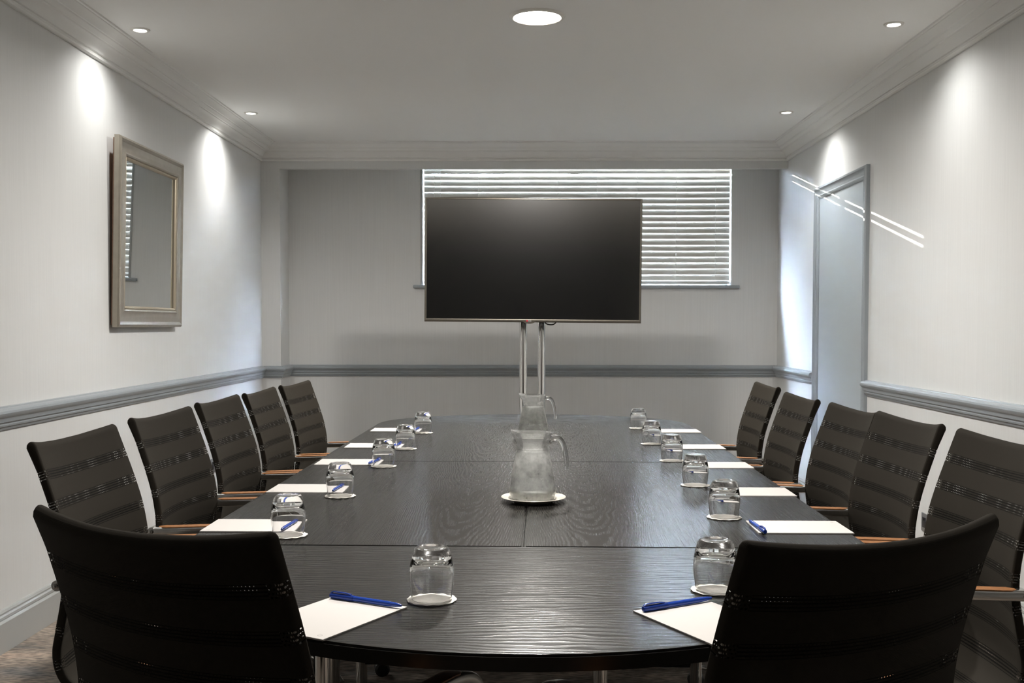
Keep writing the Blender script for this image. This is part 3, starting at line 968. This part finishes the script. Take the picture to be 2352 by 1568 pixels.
# (pad cx, cy, angle of long axis towards the table centre, pen offset, pen angle)
def bx_angle(dx, dy): return math.atan2(dy, dx)
pads = [
    # foreground: long axis points from the sitter to the table
    ('white note pad beside the left foreground chair back, pen across its far edge', (-.3075, 1.6584), bx_angle(.098, .176), (-.262, 1.7323), bx_angle(.115, -.059), 'blue pen across the pad beside the left foreground chair'),
    ('white note pad beside the right foreground chair back, pen across its far edge', (.286, 1.6391), bx_angle(-.067, .126), (.249, 1.7237), bx_angle(.109, .065), 'blue pen across the pad beside the right foreground chair'),
    ('white note pad nearest the camera in the left row', (-.619, 2.4147), 0, (-0.537, 2.4051), bx_angle(-.006, -.10), 'blue pen on the nearest pad of the left row, seen through its tumbler'),
    ('second white note pad from the camera in the left row', (-.606, 2.9675), -.01, (-0.526, 2.9621), bx_angle(-.006, -.10), 'blue pen on the second pad from the camera in the left row'),
    ('middle white note pad of the left row', (-.590, 3.5449), 0, (-0.506, 3.5353), bx_angle(-.012, -.10), 'blue pen on the middle pad of the left row'),
    ('fourth white note pad from the camera in the left row', (-.575, 4.0313), 0, (-0.492, 4.0227), bx_angle(-.012, -.10), 'blue pen on the fourth pad from the camera in the left row'),
    ('farthest white note pad of the left row', (-.567, 4.6398), 0, (-0.484, 4.6334), bx_angle(-.012, -.10), 'blue pen on the farthest pad of the left row'),
    ('white note pad nearest the camera in the right row, with an unobstructed pen', (.620, 2.4190), PI - .005, (.5215, 2.3997), bx_angle(-.004, .10), 'blue pen on the nearest pad of the right row, in plain view'),
    ('second white note pad from the camera in the right row', (.624, 2.9332), PI - .01, (.527, 2.9268), bx_angle(.0, .10), 'blue pen on the second pad from the camera in the right row'),
    ('middle white note pad of the right row', (.628, 3.4903), PI, (.532, 3.4817), bx_angle(.0, .10), 'blue pen on the middle pad of the right row'),
    ('fourth white note pad from the camera in the right row', (.637, 4.0174), PI, (.540, 4.0088), bx_angle(.0, .10), 'blue pen on the fourth pad from the camera in the right row'),
    ('farthest white note pad of the right row', (.645, 4.6248), PI, (.548, 4.6162), bx_angle(.0, .10), 'blue pen on the farthest pad of the right row'),
]
p0 = n0 = None
for lab, (cx, cy), an, (px, py), pa, plab in pads:
    if p0 is None:
        p0 = make_pad(lab); p0.location = (cx, cy, TOP); p0.rotation_euler = (0, 0, an)
        n0 = make_pen(plab); n0.location = (px, py, TOP + .0028); n0.rotation_euler = (0, 0, pa)
    else:
        dup(p0, lab, (cx, cy, TOP), an); dup(n0, plab, (px, py, TOP + .0028), pa)

# ------------------------------------------------------------------ water jugs on saucers
def make_saucer(label, loc):
    o = lathe('saucer', [(0, .0005), (.050, .0005), (.052, .003), (.066, .0065), (.0835, .0120), (.0845, .0132), (.0835, .0142), (.066, .0095), (.054, .0060), (0, .0058)], M_saucer, None, 72, loc=loc)
    return tag(o, label, 'saucer', 'white saucers under the jugs')
def make_jug(label, loc, rotz):
    t = thing('water_jug', label, 'jug', loc, rotz, 'misted water jugs')
    n = 72
    outer = [(0, .0), (.048, .0), (.055, .003), (.0585, .012), (.0615, .022), (.0628, .028), (.0610, .036), (.0560, .062), (.0505, .090), (.0450, .114), (.0420, .128), (.0412, .132), (.0422, .1335), (.0412, .1355), (.0415, .146), (.0440, .156), (.0475, .160), (.0485, .1625), (.0478, .166), (.0492, .172), (.0496, .1755)]
    inner = [(.0474, .1755), (.0464, .166), (.0455, .160), (.0395, .146), (.0385, .132), (.0425, .114), (.0480, .090), (.0535, .062), (.0585, .036), (.0595, .028), (.0570, .016), (.0500, .009), (0, .008)]
    V, F = lathe_data(outer + inner, n)
    W = []
    for x, y, z in V:                                   # pouring lip on the -x side
        if z > .150:
            a = math.atan2(y, x); w = max(0., math.cos(a - PI)) ** 4 * min(1, (z - .150) / .022)
            x, y = x * (1 + .17 * w), y * (1 - .12 * w)
            z = z + .006 * w
        W.append((x, y, z))
    bm = bmesh.new(); vs = [bm.verts.new(v) for v in W]
    for f in F: bm.faces.new([vs[i] for i in f])
    bmesh.ops.remove_doubles(bm, verts=bm.verts, dist=1e-6)
    from_bm('jug_body', bm, M_jug, t, ang=50)
    lathe('water', [(0, .0075), (.0505, .0085), (.0575, .0160), (.0602, .028), (.0592, .036), (.0542, .062), (.0487, .090), (.0432, .114), (.0403, .126), (0, .126)], M_water, t, 48, ang=50)
    h = cr([(.0445, 0, .158), (.054, 0, .1615), (.066, 0, .160), (.076, 0, .151), (.0825, 0, .134), (.0865, 0, .112), (.0885, 0, .090), (.0885, 0, .078)], 5)
    k = len(h)
    tube('handle', h, [.0085 if i < 4 else .0085 - .0028 * i / k for i in range(k)], M_jugclear, t, n=14)
    bm = bmesh.new(); rnd = random.Random(7)
    for i in range(13):
        s = rnd.uniform(.016, .024); z = rnd.uniform(.062, .112)
        rm = (.050 - (z - .062) * .26) - .017
        a = rnd.uniform(0, 2 * PI); r = rm * math.sqrt(rnd.uniform(.0, 1))
        mt = Matrix.Translation((r * math.cos(a), r * math.sin(a), z)) @ Matrix.Rotation(rnd.uniform(0, 3), 4, (rnd.random(), rnd.random(), rnd.random() + .01))
        g = bmesh.ops.create_cube(bm, size=s, matrix=mt)
    bmesh.ops.bevel(bm, geom=bm.edges[:], offset=.003, segments=2, affect='EDGES')
    ice = from_bm('ice', bm, M_ice, t); ice['kind'] = 'stuff'
    return t
make_saucer('white china saucer under the nearer water jug', (.020, 2.768, TOP))
make_saucer('white china saucer under the farther water jug', (.031, 4.265, TOP))
make_jug('glass jug of iced water nearer the camera, handle to the right', (.018, 2.768, TOP + .0060), 0)
make_jug('glass jug of iced water farther away, below the television', (.029, 4.265, TOP + .0060), 0)

# ------------------------------------------------------------------ television on a twin pole stand
TY = 5.95
tv = thing('television', 'large flat black television with gunmetal frame on a chrome pole stand', 'television', (.0355, TY, 1.2045))
tv.rotation_euler = (0, math.radians(.45), 0)
TWd, THt = .604, .690
def tvframe():
    V = []; F = []
    prof = [(0, .045), (-.002, .010), (.002, .002), (.008, 0), (.0105, .002), (.0105, .010)]
    prof = [(0, .040), (0, .006), (.004, .0005), (.0085, 0), (.0110, .002), (.0110, .040)]
    m = len(prof)
    for sx, sz in ((-1, 0), (1, 0), (1, 1), (-1, 1)):
        for a, p in prof:
            x = sx * (TWd - a * (1.0))
            z = (a * 1.55) if sz == 0 else THt - a
            V.append((x, p, z))
    for i in range(4):
        i2 = (i + 1) % 4
        for k in range(m):
            k2 = (k + 1) % m
            F.append((i * m + k, i * m + k2, i2 * m + k2, i2 * m + k))
    return build('bezel', V, F, M_bezel, tv, ang=25)
tvframe()
box('screen', (-TWd + .0105, .0035, .0165), (TWd - .0105, .030, THt - .0105), M_screen, tv)
box('rear_casing', (-TWd + .02, .031, .03), (TWd - .02, .065, THt - .03), M_black, tv, bev=.008)
sx = -.018
V = []; F = []
for y in (.001, .022):
    for k in range(17):
        u = k / 16; V.append((sx - .038 + .076 * u, y, .0045 - .0125 * math.sin(PI * u) ** .8))
    for k in range(17):
        u = 1 - k / 16; V.append((sx - .038 + .076 * u, y, .0048))
F.append(tuple(range(34))); F.append(tuple(range(34, 68)))
for k in range(34):
    k2 = (k + 1) % 34; F.append((k, k2, 34 + k2, 34 + k))
build('sensor_window', V, F, M_bezel, tv, smooth=False)
# maker's mark: red disc and two letters
cu = bpy.data.curves.new('lettering', 'FONT'); cu.body = 'LG'; cu.size = .0125; cu.extrude = .0003; cu.space_character = 1.05
to = bpy.data.objects.new('lettering_curve', cu); COL.objects.link(to)
bpy.context.view_layer.update()
me = bpy.data.meshes.new_from_object(to.evaluated_get(bpy.context.evaluated_depsgraph_get()))
bpy.data.objects.remove(to)
me.materials.append(M_led)
lo = bpy.data.objects.new('lettering', me); link(lo, tv); lo.location = (sx - .0045, -.0006, .0042); lo.rotation_euler = (PI / 2, 0, 0); lo['label'] = 'maker lettering'
lg = lathe('emblem', [(0, 0), (.0052, 0), (.0052, .0008), (0, .0008)], M_red, tv, 24); lg.location = (sx - .0125, -.0002, .0086); lg.rotation_euler = (PI / 2, 0, 0)
tube('cable', cr([(.055, .05, .03), (.075, .045, -.004), (.10, .045, -.012), (.125, .05, -.006), (.15, .055, .03)], 5), .0035, M_black, tv, n=8)

st = thing('television_stand', 'twin chrome pole stand holding up the television behind the table', 'stand', (.0355, TY + .105, 0))
for x in (-.052, .052):
    lathe('pole', [(0, .02), (.0215, .02), (.0215, 1.72), (.018, 1.725), (0, 1.725)], M_chrome, st, 32, loc=(x, 0, 0))
V = []; F = []
box('base_plate', (-.42, -.26, 0), (.42, .24, .02), M_black, st, bev=.006)
box('mount_bracket', (-.22, -.0395, 1.42), (.22, -.0215, 1.60), M_blacksteel, st, bev=.003)

# ------------------------------------------------------------------ lights
def spot(name, loc, target, power, size, blend, color, rad=.02):
    d = bpy.data.lights.new(name, 'SPOT'); d.energy = power; d.spot_size = math.radians(size); d.spot_blend = blend
    d.color = color; d.shadow_soft_size = rad
    o = bpy.data.objects.new(name, d); link(o); o.location = loc
    dr = Vector(target) - Vector(loc); o.rotation_euler = dr.to_track_quat('-Z', 'Y').to_euler()
    return o
WARM = (1., .962, .905)
COOL = (1., .99, .96)
for i, (x, y) in enumerate([(-1.695, 4.708), (-1.684, 6.548), (1.575, 4.649), (1.576, 6.545), (-1.69, 2.87), (1.576, 2.75), (-1.69, 1.02), (1.576, .86)]):
    s = -1 if x < 0 else 1
    spot('downlight_beam', (x, y, ZC - .010), (x + s * .13, y, 0), (11, 22, 11, 22, 5, 5, 4, 4)[i], 140, 1., COOL, .016)
for i, (x, y, p) in enumerate([(.044, 4.519, 42), (.04, 2.2, 12)]):  # second entry is a fill lamp added to brighten the foreground tabletop
    d = bpy.data.lights.new('ceiling_and_fill_lamp', 'AREA'); d.shape = 'DISK'; d.size = .19; d.energy = p; d.color = WARM; d.spread = math.radians(170 if i == 0 else 105)
    o = bpy.data.objects.new('ceiling_and_fill_lamp', d); link(o); o.location = (x, y, ZC - .012)
# sun through the top of the blind
sd = Vector((.831, -1., -.2554)).normalized()
d = bpy.data.lights.new('sun', 'SUN'); d.energy = 16.; d.angle = math.radians(.22); d.color = (1., .95, .86)
o = bpy.data.objects.new('sun', d); link(o); o.rotation_euler = sd.to_track_quat('-Z', 'Y').to_euler(); o.location = (-3, 12, 5)
# sky
w = bpy.data.worlds.new('sky'); scene.world = w; w.use_nodes = True
nt = w.node_tree; bg = nt.nodes['Background']
bg.inputs[0].default_value = (.62, .78, 1., 1); bg.inputs[1].default_value = 270.0

# ------------------------------------------------------------------ camera
cam = bpy.data.cameras.new('camera'); cam.sensor_width = 36; cam.lens = 2450 / 2352 * 36
cam.shift_y = 54.46 / 2352; cam.clip_start = .05
co = bpy.data.objects.new('camera', cam); link(co)
co.matrix_world = Matrix.Translation((0, 0, 1.19)) @ Matrix.Rotation(.0132, 4, 'Z') @ Matrix.Rotation(PI / 2 - .0377, 4, 'X') @ Matrix.Rotation(.0012, 4, 'Z')
scene.camera = co

vs = scene.view_settings
vs.view_transform = 'Standard'; vs.look = 'None'; vs.gamma = 1; vs.exposure = .72; vs.use_curve_mapping = False
cy = scene.cycles
cy.use_denoising = True
cy.max_bounces = 12; cy.diffuse_bounces = 5; cy.glossy_bounces = 5; cy.transmission_bounces = 12; cy.transparent_max_bounces = 24
cy.sample_clamp_indirect = 18.0
cy.caustics_refractive = True; cy.caustics_reflective = False
cy.blur_glossy = 1.0
